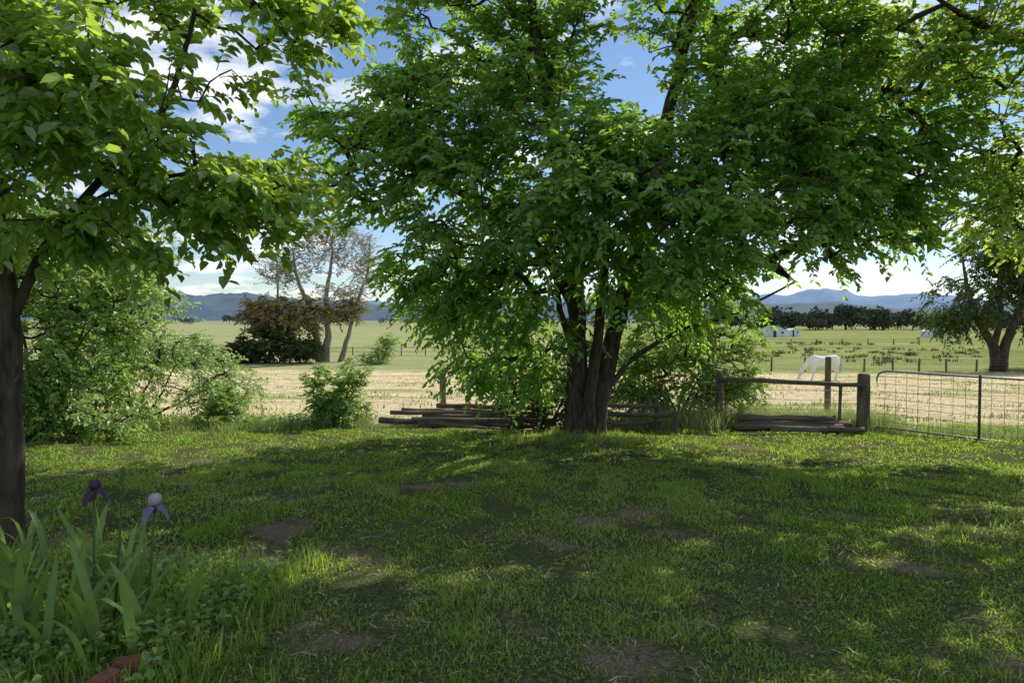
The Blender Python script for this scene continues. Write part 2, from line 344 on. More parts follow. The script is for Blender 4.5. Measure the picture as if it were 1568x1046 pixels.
b=G(10.2,10.5)
tree('elm_tree', [
 ([(10.2,10.5,b-.15),(10.2,10.5,b+.4),(10.1,10.5,2),(9.6,10.3,3.6),(9,10,5.2),(8.8,9.8,7)], [.35,.26,.22,.18,.12,.05]),
 ([(9.9,10.4,2.8),(9.2,9.8,3.9),(8,9.4,4.8),(6.4,9.1,5.4),(5.3,8.8,5.8)], [.12,.10,.08,.05,.02]),
 ([(9.5,10.3,3.6),(8.9,8.6,4.6),(7.9,7.2,5.4),(6.8,6.4,5.8),(5,6.8,6.2)], [.1,.08,.06,.04,.02]),
 ([(8.9,9.9,5.5),(7.4,9.7,6.5),(5.4,9.7,7.0),(3.4,9.5,7.3)], [.09,.07,.05,.02]),
 ([(8,9.4,4.8),(6.5,8.6,5.9),(5.0,8.6,6.6),(3.8,8.8,7.0)], [.07,.05,.04,.02]),
 ([(10.1,10.5,2.2),(9.2,10.8,2.9),(8.2,11,3.6),(7.4,11,4.4)], [.09,.07,.05,.02]),
],[(6.3,9,5.4,1.7,1.2,.8,1.1),(7.7,10.7,4.0,1.0,1.1,1.3,.9),(9,9.5,5.8,1.9,1.5,1.2,1.5),(6.8,7.3,5.9,1.6,1.3,.5,1.1),(5.2,8.3,6.6,1.5,1.4,.4,1.3),(5.6,9.9,7.0,1.6,1.1,.4,1.4),(3.6,9.6,7.3,1.5,1.1,.4,1.1),(10.3,10.5,4.5,1.6,1.3,1.5,.6)],
 600, 21, M_bark, L_rt, leaf=(.11,.055), ntw=5, nlf=12, twL=(.3,.55), droop=.28, clump=.55, center=(9,10,4))

def shrub(name, x, y, lobes, ncl, seed, lm, leaf, bark=M_barkfar, stems=5, **kw):
    rng = R(seed); b = G(x, y); limbs=[]
    for i in range(stems):
        l = lobes[i % len(lobes)]
        sx, sy = x+rng.normal(0,.10), y+rng.normal(0,.10)
        e = np.array(l[:3])+rng.normal(0,.25,3)*np.array(l[3:6])
        mid = (np.array([sx,sy,b])+e)/2+rng.normal(0,.06,3)
        r = .012+.014*kw.get('scale',1)
        limbs.append(([(sx,sy,b-.08),tuple(mid),tuple(e)],[r*1.5,r,r*.4]))
    return tree(name, limbs, lobes, ncl, seed, bark, lm, leaf=leaf, **kw)
shrub('hawthorn_bush', -8.0, 11.6, [(-8.1,11.5,.9,1.6,1.2,1.3),(-7.2,11.6,2.0,1.2,1.1,.8),(-8.4,11.6,3.0,1.3,1.1,1.1),(-7.0,11.3,.35,.9,.9,.7),(-8.6,11.0,.3,1.3,.8,.7)], 580, 31, L_shrub, (.085,.055), stems=7, twL=(.2,.45), nlf=11, clump=.35, scale=.8, ntw=4)
shrub('hawthorn_bush', -10.8, 11.2, [(-10.6,11.2,1.2,1.7,1.5,1.6),(-10.8,11.5,3.0,1.6,1.3,1.1)], 200, 32, L_shrub, (.085,.055), stems=6, twL=(.2,.45), nlf=12, clump=.3, scale=.8, ntw=4)
shrub('plum_bush', -8.4, 15.2, [(-8.6,15,1.2,1.4,1.2,1.3),(-7.2,14.9,.7,1.2,1.0,.7),(-8.9,15.3,3.0,1.5,1.2,1.2),(-6.2,14.6,.1,.9,.8,.5),(-10.1,15.2,2.6,1.3,1.1,1.8)], 500, 33, L_pale, (.085,.045), stems=7, twL=(.3,.6), nlf=10, clump=.4, scale=.8, up=.2)
shrub('rose_shrub', -3.6, 13.8, [(-3.65,13.8,.12,.52,.5,.42),(-3.2,13.8,.45,.3,.35,.28),(-3.95,13.8,.45,.25,.3,.25),(-3.5,13.8,-.15,.6,.5,.25)], 140, 34, L_shrub, (.065,.035), stems=6, twL=(.12,.28), nlf=12, scale=.4, up=.3)
shrub('small_shrub', -5.9, 13.9, [(-5.9,13.9,-.15,.35,.35,.28),(-5.8,13.9,.15,.15,.2,.15)], 50, 35, L_shrub, (.06,.03), stems=5, twL=(.1,.25), nlf=12, scale=.4, up=.5)
shrub('hedge_bush', 3.6, 14.6, [(3.4,14.6,.6,1.1,.7,1.1),(4.3,14.6,1.2,1.0,.7,1.1),(2.6,14.6,.5,.9,.7,.9),(4.7,14.6,.2,.8,.6,.6)], 380, 36, L_shrub, (.075,.045), stems=7, twL=(.2,.4), nlf=11, clump=.2, scale=.7)
shrub('privet_bush', .5, 13.1, [(.3,13.1,.35,.8,.5,.75),(1.2,13.4,.4,.8,.5,.8)], 130, 37, L_dark, (.07,.04), stems=6, twL=(.2,.4), nlf=12, scale=.6)

b=G(-20.5,75)
tree('old_willow_tree', [
 ([(-21,75,b-.3),(-21.5,75,0),(-22.2,75,3),(-23.5,75,6),(-24,75,9.5)], [.6,.36,.28,.18,.07]),
 ([(-20.6,75,b-.3),(-20.2,75,.5),(-20.4,75,4),(-19.8,75,7.5),(-19.6,75,12)], [.6,.33,.26,.16,.06]),
 ([(-19,75.2,b-.3),(-18,75,0),(-17,75,3.5),(-15.8,75,7),(-15.5,75,10.5)], [.4,.24,.2,.13,.06]),
 ([(-21.5,75,0),(-23.5,75,1.5),(-26,75,2.8),(-28,75,3.6)], [.26,.2,.16,.08]),
],[(-20,75,9.5,4,3,3.2),(-16.3,75,7,2.5,2.5,3.5),(-24.5,75,7,3.3,3,2.6),(-19,75,4,3,3,2)],
 300, 41, M_barkgrey, L_grey, leaf=(.36,.16), ntw=4, nlf=5, twL=(.8,1.8), droop=.1, scale=3, k=.006, up=.7)
shrub('tan_bush', -25, 74, [(-25.5,74,2.0,3.6,2.5,1.8),(-22,74,2.6,2.2,2,1.6),(-27.3,74,2.8,1.8,2,1.4),(-18,74,2.6,1.8,2,1.3)], 190, 42, L_rust, (.36,.2), stems=5, twL=(.6,1.3), nlf=9, scale=2.5, ntw=5)
shrub('saltbush', -25, 72, [(-25.8,72,-.9,2.8,2,1.7),(-22.4,72,-1.3,2.2,2,1.2),(-28.5,72,-1.8,2.5,2,1.0)], 210, 43, L_dark, (.32,.17), stems=5, twL=(.5,1.1), nlf=10, scale=2.2)
shrub('saltbush', -33, 68, [(-33,68,-1.6,4,2,1.1),(-38,68,-1.4,4,2,1.4),(-30,66,-2.2,3,1.5,.8)], 190, 44, L_pale, (.3,.16), stems=5, twL=(.5,1.1), nlf=10, scale=2.2)
shrub('saltbush', -13.5, 70, [(-13.5,70,-1.6,1.2,1.2,1.2),(-12.6,70,-.6,.8,.8,.9),(-15.5,70,-2.3,1.5,1,.6)], 60, 45, L_pale, (.26,.12), stems=5, twL=(.5,1.1), nlf=8, scale=2, up=.4)
b=G(41,58)
tree('gum_tree', [
 ([(41.3,58,b-.3),(41.2,58,-1.2),(40.3,58,.5),(39,58,3),(38.3,58,6)], [.6,.42,.34,.25,.1]),
 ([(41.5,58,b-.3),(41.8,58,-1),(42.6,58,1.2),(43.6,58,4),(44,58,7.5)], [.55,.4,.33,.24,.1]),
 ([(41,58,-.6),(41.5,58,2),(41.3,58,5),(41.4,58,8)], [.3,.25,.2,.1]),
],[(38.5,58,3.6,3,2.5,2.4),(43,58,5.5,3.5,3,3),(41,58,7.5,3,2.5,2),(37.6,58,1.4,1.4,1.6,1.1),(45,58,2.5,2.5,2.5,2)],
 360, 51, M_barkfar, L_dark, leaf=(.36,.16), ntw=4, nlf=9, twL=(.7,1.5), droop=.6, scale=2.5, clump=.4)
b=G(52,66)
tree('gum_tree', [([(52,66,b-.3),(52,66,1),(51.5,66,4),(51,66,7)], [.5,.4,.3,.1])],[(51,66,5,3.5,3,3.5),(53,66,8,3,3,2.5)], 140, 52, M_barkfar, L_dark, leaf=(.36,.16), ntw=4, nlf=9, twL=(.7,1.5), droop=.5, scale=2.5)

def treeline(name, items, lm, seed, lsz):
    rng = R(seed); PP=[]; SS=[]; T=Tubes()
    for (x, y, w, h, n) in items:
        b = G(x, y)
        k = max(3, int(n/40)); cs = np.stack([x+rng.uniform(-.5,.5,k)*w, y+rng.uniform(-.5,.5,k)*w, b+h*rng.uniform(.3,.8,k)], -1)
        q = cs[rng.randint(0, k, n)]+unit(rng.normal(size=(n,3)))*(rng.uniform(0,1,(n,1))**.4)*np.array([w*.3,w*.3,h*.26])
        q[:, 2] = np.maximum(q[:, 2], b+.4)
        PP.append(q); SS.append(np.full(n, lsz*h/10))
        T.add([(x,y,b-.5),(x+w*.04,y,b+h*.5)], [h*.035,h*.02], 5)
    P = np.concatenate(PP); S = np.concatenate(SS)*rng.uniform(.6,1.4,len(P))
    D = unit(rng.normal(size=P.shape)); Nn = unit(rng.normal(size=P.shape)+np.array([0,0,.6]))
    V = leaf_verts(P, D, Nn, S, S*.7)
    col = np.ones((len(P),4)); col[:,0]=rng.uniform(0,1,len(P)); col[:,1]=rng.uniform(.7,1.15,len(P))
    par = empty(name); template_mesh('foliage', V, LF, lm, col, False, par); T.make('trunks', M_barkfar, par)
rng = R(77)
it=[]
for x in np.arange(115, 260, 4.4):
    h = 9.0+rng.uniform(-3,4)-(x>205)*3
    it.append((x+rng.uniform(-3,3), 350+rng.uniform(-25,25), rng.uniform(7,13), h, 420))
for x in np.arange(-20, 110, 11.0): it.append((x+rng.uniform(-3,3), 420+rng.uniform(-25,25), rng.uniform(8,13), 7+rng.uniform(-2,3), 220))
treeline('distant_tree_row', it, leafmat('far_leaf',(.09,.11,.08),(.14,.17,.11),(.05,.07,.03),0,gloss=0), 5, 1.5)
it=[]
for x in np.arange(-460, -60, 9.0):
    if rng.uniform()<.6: it.append((x+rng.uniform(-6,6), 760+rng.uniform(-60,60), rng.uniform(12,22), rng.uniform(5,13), 160))
for x in np.arange(200, 620, 14.0): it.append((x+rng.uniform(-4,4), 620+rng.uniform(-60,60), rng.uniform(12,20), rng.uniform(7,13), 180))
treeline('distant_tree_row', it, leafmat('far_leaf2',(.09,.13,.13),(.14,.18,.16),(.05,.07,.03),0,gloss=0), 6, 1.8)

# ------------------------------------------------------------ grass
BF = [(0,1,3,2),(2,3,4)]
def blades(name, x, y, h, w, lean, mat, seed, col0=None, bend=1.0, z=None):
    rng = R(seed); n = len(x)
    z = gz(x, y) if z is None else z
    P = np.stack([x, y, z-.005], -1); a = rng.uniform(0, 6.283, n); f = rng.uniform(0, 6.283, n)
    W = np.stack([np.cos(f), np.sin(f), np.zeros(n)], -1)*(w/2)[:, None]
    Ld = np.stack([np.cos(a), np.sin(a), np.zeros(n)], -1)*(lean*h)[:, None]
    up = np.array([0,0,1.])*h[:, None]
    V = np.stack([P-W, P+W, P-W*.8+Ld*.35+up*.55, P+W*.8+Ld*.35+up*.55, P+Ld*bend+up*(1-.25*np.minimum(lean,3.5)[:, None])], 1)
    col = np.ones((n, 4)); col[:, 0] = rng.uniform(0, 1, n) if col0 is None else col0; col[:, 1] = rng.uniform(.6, 1.25, n)
    return template_mesh(name, V, BF, mat, col)
M_grass = leafmat('grass_blade', (.085,.19,.028), (.46,.42,.21), (.66,.88,.11), .42, .5, .0)
M_straw = leafmat('straw_blade', (.60,.49,.29), (.88,.75,.52), (.35,.28,.14), 0, .7, .0)
M_weed = leafmat('fence_grass', (.14,.26,.05), (.54,.49,.29), (.44,.56,.14), .4, .6, .0)
rng = R(8)
def wedge(n, y0, y1, m=1.5, k=.85):
    y = rng.uniform(y0, y1, n); half = k*y+m; x = rng.uniform(-1, 1, n)*(k*y1+m); ok = np.abs(x) < half
    return x[ok], y[ok]
gx=[]; gy=[]
for n, a, b_ in ((180000,1.6,5),(190000,5,9),(150000,9,14.3)):
    x, y = wedge(n, a, b_); gx.append(x); gy.append(y)
gx = np.concatenate(gx); gy = np.concatenate(gy)
keep = rng.uniform(0,1,len(gx)) > bare(gx, gy)*1.1
keep &= gy < 13.7+.8*snoise(gx, gy, .8, 3)
keep &= rng.uniform(0,1,len(gx)) < .55+.65*snoise(gx, gy, 5, 9)
gx, gy = gx[keep], gy[keep]
tuft = np.clip(snoise(gx, gy, 3.2, 12), 0, 1)
lt = np.clip(snoise(gx, gy, 1.3, 14)*.9+.35, 0, 1)
h = (.016+.015*rng.uniform(0,1,len(gx))+.05*tuft**2*rng.uniform(.3,1,len(gx)))*(1+.05*gy)
c0 = np.where(rng.uniform(0,1,len(gx)) < .10+.30*lt, rng.uniform(.45,1,len(gx)), rng.uniform(0,.18,len(gx))+.18*lt)
blades('lawn_grass', gx, gy, h, .0045+.0012*gy*rng.uniform(.5,1,len(gx)), rng.uniform(.3,1.5,len(gx)), M_grass, 3, c0)
def tufts(cx, cy, n, spread, hmin, hmax, w, mat, name, seed, col=None, leanmax=.7):
    r = R(seed); x = np.repeat(cx, n)+r.normal(0,spread,len(cx)*n); y = np.repeat(cy, n)+r.normal(0,spread,len(cx)*n)
    c_ = None if col is None else np.clip(np.repeat(r.uniform(*col, len(cx)), n)+r.uniform(-.15,.15,len(x)),0,1)
    sz = np.repeat(r.uniform(.6,1.1,len(cx)), n)
    return blades(name, x, y, r.uniform(hmin,hmax,len(x))*sz, np.full(len(x), w)*r.uniform(.6,1.2,len(x)), r.uniform(.1,leanmax,len(x)), mat, seed+1, c_)
x, y = wedge(1200, 2.2, 12); ok = (bare(x, y) < .3)&(snoise(x,y,1.2,33)>-.1)
tufts(x[ok], y[ok], 30, .055, .04, .13, .006, M_grass, 'lawn_grass_tufts', 61, (0,.35), 1.0)
x, y = wedge(3200, 2.0, 10); n=len(x)
blades('dry_grass_strands', x, y, rng.uniform(.02,.045,n), np.full(n,.005), rng.uniform(2.0,5.0,n), M_straw, 63, bend=1.0, z=gz(x,y)+.015)
def nopoles(x, y): return ~((x > -2.9)&(x < 1.0)&(y < 14.35))
def nologs(x, y): return nopoles(x,y)&~((x > 4.0)&(x < 6.6)&(y < 13.25))
fx = rng.uniform(-10, 11, 900); fy = 13.7+rng.normal(0,.42,900)+np.where(fx>6.6, -(fx-6.6)*1.1, 0)+np.where(fx<-6,-(-6-fx)*.25,0); ok=nologs(fx,fy)
tufts(fx[ok], fy[ok], 26, .10, .12, .34, .009, M_weed, 'long_fence_grass', 71, (0,.9))
fx = rng.uniform(2.6, 7.4, 420); fy = 13.45+rng.normal(0,.28,420); ok=nologs(fx,fy)
tufts(fx[ok], fy[ok], 28, .09, .2, .6, .009, M_weed, 'tall_dry_grass', 73, (.4,1))
fx = 1.2+rng.normal(0,.8,130); fy = 11.2+rng.normal(0,.4,130)
tufts(fx, fy, 22, .06, .05, .18, .007, M_grass, 'tree_base_grass', 75, (.1,.9))
n=120000; y = 13.8+(58-13.8)*rng.uniform(0,1,n)**1.9; x = rng.uniform(-1,1,n)*(.85*y+3)
row = .5+.5*np.sin(y*2.2+.6*np.sin(x*.3)+x*.12+2*snoise(x,y,.15,7))
ok = (rng.uniform(0,1,n) < .35+.65*row)&(y > 13.6+.8*snoise(x,y,.8,3)); x,y=x[ok],y[ok]; sc_=y/15
blades('mown_hay', x, y, (.02+.05*rng.uniform(0,1,len(x)))*sc_**.45, .009*sc_**.9, rng.uniform(.8,2.6,len(x)), M_straw, 80)
cx, cy = rng.uniform(-1,1,520), 15+43*rng.uniform(0,1,520)**1.5; cx = cx*(.8*cy+2)
tufts(cx, cy, 18, .25, .05, .18, .03, leafmat('field_weed',(.18,.26,.07),(.42,.40,.18),(.2,.28,.06),.4,gloss=0), 'field_green_tufts', 82, (0,.7))
cx = rng.uniform(10, 90, 520); cy = rng.uniform(66, 150, 520); ok = snoise(cx*.15, cy*.3, 1, 4) > .0
tufts(cx[ok], cy[ok], 22, .35, .3, .7, .11, leafmat('rush',(.10,.12,.045),(.22,.20,.09),(.08,.1,.03),.3,gloss=0), 'rush_clumps', 84, (0,.8), .5)
x, y = wedge(3200, 2, 12.5); n=len(x); P=np.stack([x,y,gz(x,y)+.015],-1)
V=leaf_verts(P, unit(np.concatenate([rng.normal(size=(n,2)),rng.normal(0,.2,(n,1))],1)), unit(np.array([0,0,1.])+rng.normal(0,.3,(n,3))), rng.uniform(.02,.05,n), rng.uniform(.01,.02,n))
col=np.ones((n,4)); col[:,0]=rng.uniform(0,1,n); col[:,1]=rng.uniform(.5,1.1,n)
template_mesh('fallen_leaves', V, LF, leafmat('dead_leaf',(.2,.15,.09),(.45,.38,.26),(.1,.08,.04),.15,gloss=0), col)

# ------------------------------------------------------------ fences
def post(par, x, y, h, r, name='post', tilt=0, mat=M_wood, seed=1, sink=.15):
    T=Tubes(); b=G(x,y); rg=R(seed)
    zs=[b-sink,b+.02,b+h*.35,b+h*.7,b+h-.03,b+h]; rs=[r*1.05,r*1.05,r,r*.97,r*.95,r*.80]
    P=[(x+tilt*(z-b),y,z) for z in zs]; T.add(P, rs, 12, wob=.06, rng=rg)
    return T.make(name, mat, par)
def rail(par, a, b, r, name, mat=M_woodh, seed=1, seg=7, sag=0.0):
    rg=R(seed); t=np.linspace(0,1,seg)[:,None]; P=np.array(a)+(np.array(b)-np.array(a))*t; P[1:-1]+=rg.normal(0,.01,P[1:-1].shape); P[:,2]-=sag*np.sin(t[:,0]*math.pi)
    T=Tubes(); T.add(P, np.linspace(r,r*.85,seg), 10, wob=.07, rng=rg); return T.make(name, mat, par)
f1 = empty('timber_rail_fence', (0,0,0))
post(f1, 4.02,13.2,1.10,.075,'left_post',.0,seed=3)
post(f1, 6.72,13.0,1.12,.115,'right_post',0,seed=4)
rail(f1,(4.0,13.12,G(4,13.2)+.95),(6.7,12.9,G(6.7,13)+.92),.05,'top_rail',seed=5)
post(f1, 6.28,13.05,.9,.03,'stay_post',.02,seed=6)
post(f1, 7.05,15.2,1.45,.07,'rear_post',0,seed=7)
T=Tubes()
for z in (.2,.4,.6,.78): T.add([(4.02,13.28,G(4,13.2)+z),(5.4,13.2,G(5.4,13.2)+z-.02),(6.72,13.12,G(6.7,13)+z)],.004,4)
T.make('wires', M_wire, f1)
lg = empty('log_pile', (0,0,0))
b=G(5.3,13.0)
for i,(x0,x1,yy_,zz,r) in enumerate([(4.2,6.2,12.85,.10,.085),(4.35,6.45,13.05,.12,.08),(4.3,6.1,12.95,.26,.07),(4.8,6.5,12.65,.09,.065)]):
    rail(lg,(x0,yy_,b+zz),(x1,yy_-.1,b+zz-.01),r,'log_%d'%i,M_log,seed=20+i)
lp = empty('timber_pole_pile', (0,0,0))
rg=R(91)
spec=[(-2.65,.35,14.0,.08,.065),(-2.3,.5,13.7,.07,.055),(-1.9,.7,14.2,.08,.07),(-2.1,.2,14.1,.21,.06),(-1.7,.75,13.85,.19,.055),(-1.95,.1,14.05,.32,.055),(-1.3,.8,14.1,.31,.05),(-1.8,-.2,13.45,.06,.05),(-1.5,1.0,13.6,.08,.055),(-1.2,.6,13.95,.42,.05),(-2.2,-.1,13.75,.30,.045),(-2.0,.9,13.55,.17,.05)]
for i,(x0,x1,y0,z0,r) in enumerate(spec):
    b0,b1=G(x0,y0),G(x1,y0); dy=rg.uniform(-.3,.3); j=rg.uniform(-.35,.35)
    rail(lp,(x0+j,y0-dy,b0+z0),(x1+j*.5,y0+dy,b1+z0+rg.uniform(-.05,.06)),r,'pole_%d'%i,M_log,seed=30+i)
f2 = empty('low_rail_fence', (0,0,0))
b=G(2.6,12.8)
rail(f2,(1.5,12.85,b+.50),(2.78,12.75,b+.49),.045,'rail_1',seed=41); rail(f2,(1.5,12.8,b+.33),(3.0,12.7,b+.33),.05,'rail_2',seed=42)
rail(f2,(1.6,12.85,b+.17),(2.8,12.72,b+.17),.04,'rail_3',seed=44)
post(f2,2.72,12.8,.66,.045,'post_1',seed=43,mat=M_wood); post(f2,2.98,12.5,.42,.06,'post_2',seed=45)
post(f2,1.5,12.9,.55,.05,'post_3',seed=46)
f3 = empty('wire_fence', (0,0,0))
post(f3,-1.83,18.0,1.1,.085,'post_1',0,seed=8)
T=Tubes()
pts=[(4.02,13.25),(2.6,13.9),(.6,15.6),(-1.83,18.0),(-5.2,20.5),(-9,23)]
for z in (.15,.32,.5,.7,.9):
    T.add([(x,y,G(x,y)+z) for x,y in pts],.004,4)
for x,y in ((2.6,13.9),(.6,15.6),(-5.2,20.5)): T.add([(x,y,G(x,y)-.2),(x,y,G(x,y)+1.0)],.018,6)
t=np.linspace(0,1,13)
for q in t:
    x=4.02+(2.6-4.02)*q; y=13.25+(13.9-13.25)*q; T.add([(x,y,G(x,y)+.12),(x,y,G(x,y)+.9)],.003,4)
T.make('wires_and_stakes', M_wire, f3)
f4 = empty('mesh_farm_gate', (0,0,0))
A=np.array([6.86,12.86]); Bp=np.array([8.75,10.35]); ln=np.linalg.norm(Bp-A); u=(Bp-A)/ln
def gp(s,z): q=A+u*s; return (q[0],q[1],z)
zb, zt = -.36, .70
T=Tubes()
cor=[gp(.03,zb)]+[gp(.03,z) for z in (0,.4,.55)]+[gp(.05,.62),gp(.10,.67),gp(.2,.70),gp(.5,.70),gp(1.5,.69),gp(ln-.2,.69),gp(ln-.08,.66),gp(ln-.03,.6),gp(ln,.4),gp(ln,zb)]
T.add(cor,.018,8)
T.add([gp(.03,zb),gp(1.5,zb),gp(ln,zb)],.018,8)
T.make('frame', M_steel, f4)
T=Tubes()
for s in np.arange(.18,ln,.19): T.add([gp(s,zb),gp(s,zt-.01)],.0042,4)
for z in np.linspace(zb+.12,zt-.1,7): T.add([gp(.03,z),gp(ln*.5,z-.01),gp(ln,z)],.0045,4)
T.make('mesh', M_wire, f4)
T=Tubes(); T.add([gp(1.72,-.75),gp(1.72,.72)],.022,6); T.make('stake', M_stake, f4)
f5 = empty('paddock_fence',(0,0,0))
T=Tubes(); TW=Tubes(); rg=R(5)
px=[(17+i*2.45+rg.uniform(-.2,.2),57+.3*math.sin(i)) for i in range(17)]
for i,(x,y) in enumerate(px): T.add([(x,y,G(x,y)-.3),(x+rg.uniform(-.05,.05),y,G(x,y)+1.15+rg.uniform(-.1,.1))],.08,7,wob=.05,rng=rg)
for z in (.3,.6,.85,1.05): TW.add([(x,y,G(x,y)+z) for x,y in px],.01,4)
T.make('posts',M_wood,f5); TW.make('wires',M_wire,f5)
f6 = empty('paddock_fence',(0,0,0)); T=Tubes(); TW=Tubes()
px=[(-34+i*3.2,90+.2*i) for i in range(17)]
for x,y in px: T.add([(x,y,G(x,y)-.3),(x,y,G(x,y)+1.15)],.08,6)
for z in (.5,1.05): TW.add([(x,y,G(x,y)+z) for x,y in px],.025,4)
T.make('posts',M_wood,f6); TW.make('wires',M_woodh,f6)
f7 = empty('paddock_fence',(0,0,0)); T=Tubes(); TW=Tubes()
px=[(30+i*5,135-.1*i) for i in range(22)]
for x,y in px: T.add([(x,y,G(x,y)-.3),(x,y,G(x,y)+1.15)],.1,6)
for z in (.6,1.05): TW.add([(x,y,G(x,y)+z) for x,y in px],.03,4)
T.make('posts',M_wood,f7); TW.make('wires',M_wood,f7)
up_=empty('utility_pole',(0,0,0)); T=Tubes(); x,y=-31.5,92; b=G(x,y)
T.add([(x,y,b-.5),(x,y,b+6),(x,y,b+12.6)],[.17,.15,.12],10); T.add([(x-1.1,y-.15,b+12.1),(x+1.1,y-.15,b+12.1)],.07,6)
T.make('pole_and_crossarm',M_wood,up_); T=Tubes()
for dx in (-1,-.4,.4,1): T.add([(x+dx,y-.15,b+12.15),(x+dx,y-.15,b+12.4)],.05,6)
T.make('insulators',M_steel,up_)

# ------------------------------------------------------------ farm buildings
M_white=noisemat('white_sheet',(.68,.70,.72),(.8,.8,.8),2,(6,1,1),rough=.5,bump=.1)
M_roof=noisemat('roof_sheet',(.55,.58,.6),(.72,.74,.75),2,(6,1,1),rough=.4,bump=.1)
M_greenroof=noisemat('green_roof',(.12,.22,.15),(.16,.28,.18),2,(6,1,1),rough=.5,bump=.1)
M_darkop=noisemat('dark_opening',(.06,.06,.06),(.12,.12,.12),2)
def pydata(name, V, Fc, mat, par):
    me=bpy.data.meshes.new(name); me.from_pydata(V,[],Fc); me.materials.append(mat); o=link(bpy.data.objects.new(name,me)); o.parent=par; return o
def boxm(name,c,s,mat,par):
    x,y,z=c; a,b_,d=[v/2 for v in s]
    V=[(x+i*a,y+j*b_,z+k_*d) for i in(-1,1) for j in(-1,1) for k_ in(-1,1)]
    return pydata(name,V,[(0,1,3,2),(4,6,7,5),(0,4,5,1),(2,3,7,6),(0,2,6,4),(1,5,7,3)],mat,par)
def shed(name,x,y,w,d,h,rh,roof,wall=M_white):
    e=empty(name,(0,0,0)); b=G(x,y); t=b+h
    V=[(x-w/2,y-d/2,b-.2),(x+w/2,y-d/2,b-.2),(x+w/2,y+d/2,b-.2),(x-w/2,y+d/2,b-.2),(x-w/2,y-d/2,t),(x+w/2,y-d/2,t),(x+w/2,y+d/2,t),(x-w/2,y+d/2,t),(x,y-d/2,t+rh),(x,y+d/2,t+rh)]
    pydata('walls',V,[(0,1,5,8,4),(2,3,7,9,6),(1,2,6,5),(3,0,4,7)],wall,e)
    o=.3; s=rh/(w/2); th=.08; zz=t+.03
    for q in (-1,1):
        V=[(x,y-d/2-o,zz+rh),(x,y+d/2+o,zz+rh),(x+q*(w/2+o),y+d/2+o,zz-s*o),(x+q*(w/2+o),y-d/2-o,zz-s*o)]; V+=[(a_,b2,c_+th) for a_,b2,c_ in V]
        pydata('roof',V,[(0,1,2,3),(4,7,6,5),(0,3,7,4),(1,5,6,2),(2,6,7,3),(0,4,5,1)],roof,e)
    boxm('door',(x-w*.15,y-d/2-.03,b+.95),(w*.16,.06,1.9),M_darkop,e); boxm('window',(x+w*.25,y-d/2-.03,b+1.3),(w*.12,.06,.6),M_darkop,e)
shed('white_farm_shed',76.5,200,5.6,7,1.9,1.3,M_greenroof)
shed('white_farm_shed',83.3,203,3.0,4,1.9,.5,M_roof)
shed('white_farm_shed',121,196,5.2,4,1.7,.4,M_roof)

# ------------------------------------------------------------ horse
def horse_body(e, mat):
    V=[];Fc=[]
    def loft(rows,y=0,n=16):
        rows=np.array(rows,float); P=rows[:,:2]; T=np.gradient(P,axis=0); T/=np.linalg.norm(T,axis=1)[:,None]
        A=np.stack([-T[:,1],T[:,0]],1); th=np.arange(n)/n*2*math.pi; b=len(V); k=len(rows)
        for i in range(k):
            for a in th:
                q=P[i]+A[i]*rows[i,2]*math.cos(a); V.append((q[0],y+rows[i,3]*math.sin(a),q[1]))
        for i in range(k-1):
            for j in range(n): Fc.append((b+i*n+j,b+i*n+(j+1)%n,b+(i+1)*n+(j+1)%n,b+(i+1)*n+j))
        Fc.append(tuple(range(b+n-1,b-1,-1))); Fc.append(tuple(range(b+(k-1)*n,b+k*n)))
    loft([(1.07,1.2,.08,.08),(1.0,1.18,.2,.19),(.86,1.15,.28,.27),(.6,1.14,.28,.29),(.3,1.09,.27,.28),(0,1.05,.30,.31),(-.3,1.05,.33,.29),(-.5,1.08,.34,.24),(-.66,1.08,.28,.2),(-.78,1.05,.17,.13)])
    loft([(-.42,1.22,.22,.13),(-.66,1.13,.25,.12),(-.9,.96,.2,.10),(-1.08,.78,.15,.085),(-1.22,.62,.12,.08),(-1.28,.54,.08,.06)])
    loft([(-1.16,.70,.06,.05),(-1.22,.62,.12,.085),(-1.30,.48,.135,.095),(-1.38,.34,.10,.075),(-1.45,.2,.07,.055),(-1.49,.11,.068,.058),(-1.51,.05,.04,.045)])
    for s,o in ((-1,-.07),(1,.09)):
        loft([(-.50,1.0,.17,.10),(-.54,.8,.12,.085),(-.57+o*.4,.62,.082,.062),(-.59+o*.8,.47,.064,.056),(-.59+o,.40,.052,.048),(-.59+o*1.2,.28,.042,.038),(-.60+o*1.4,.17,.05,.044),(-.63+o*1.4,.11,.042,.042),(-.65+o*1.4,.05,.058,.052),(-.66+o*1.4,.0,.066,.056)],.15*s)
    for s,o in ((-1,-.05),(1,.1)):
        loft([(.82,1.1,.25,.10),(.76,.9,.22,.12),(.76,.74,.15,.09),(.83+o*.5,.60,.095,.06),(.90+o,.50,.075,.052),(.91+o,.42,.055,.045),(.89+o*1.2,.28,.044,.04),(.87+o*1.2,.17,.052,.044),(.84+o*1.2,.11,.044,.042),(.82+o*1.2,.05,.058,.052),(.81+o*1.2,0,.066,.056)],.16*s)
    for s in (-1,1): loft([(-1.17,.66,.03,.03),(-1.15,.74,.035,.022),(-1.16,.82,.012,.008)],.065*s)
    me=bpy.data.meshes.new('body'); me.from_pydata(V,[],Fc); me.materials.append(mat)
    o=link(bpy.data.objects.new('body',me)); o.parent=e
    r=o.modifiers.new('r','REMESH'); r.mode='VOXEL'; r.voxel_size=.02; r.use_smooth_shade=True
    s=o.modifiers.new('s','SMOOTH'); s.iterations=6; s.factor=.6
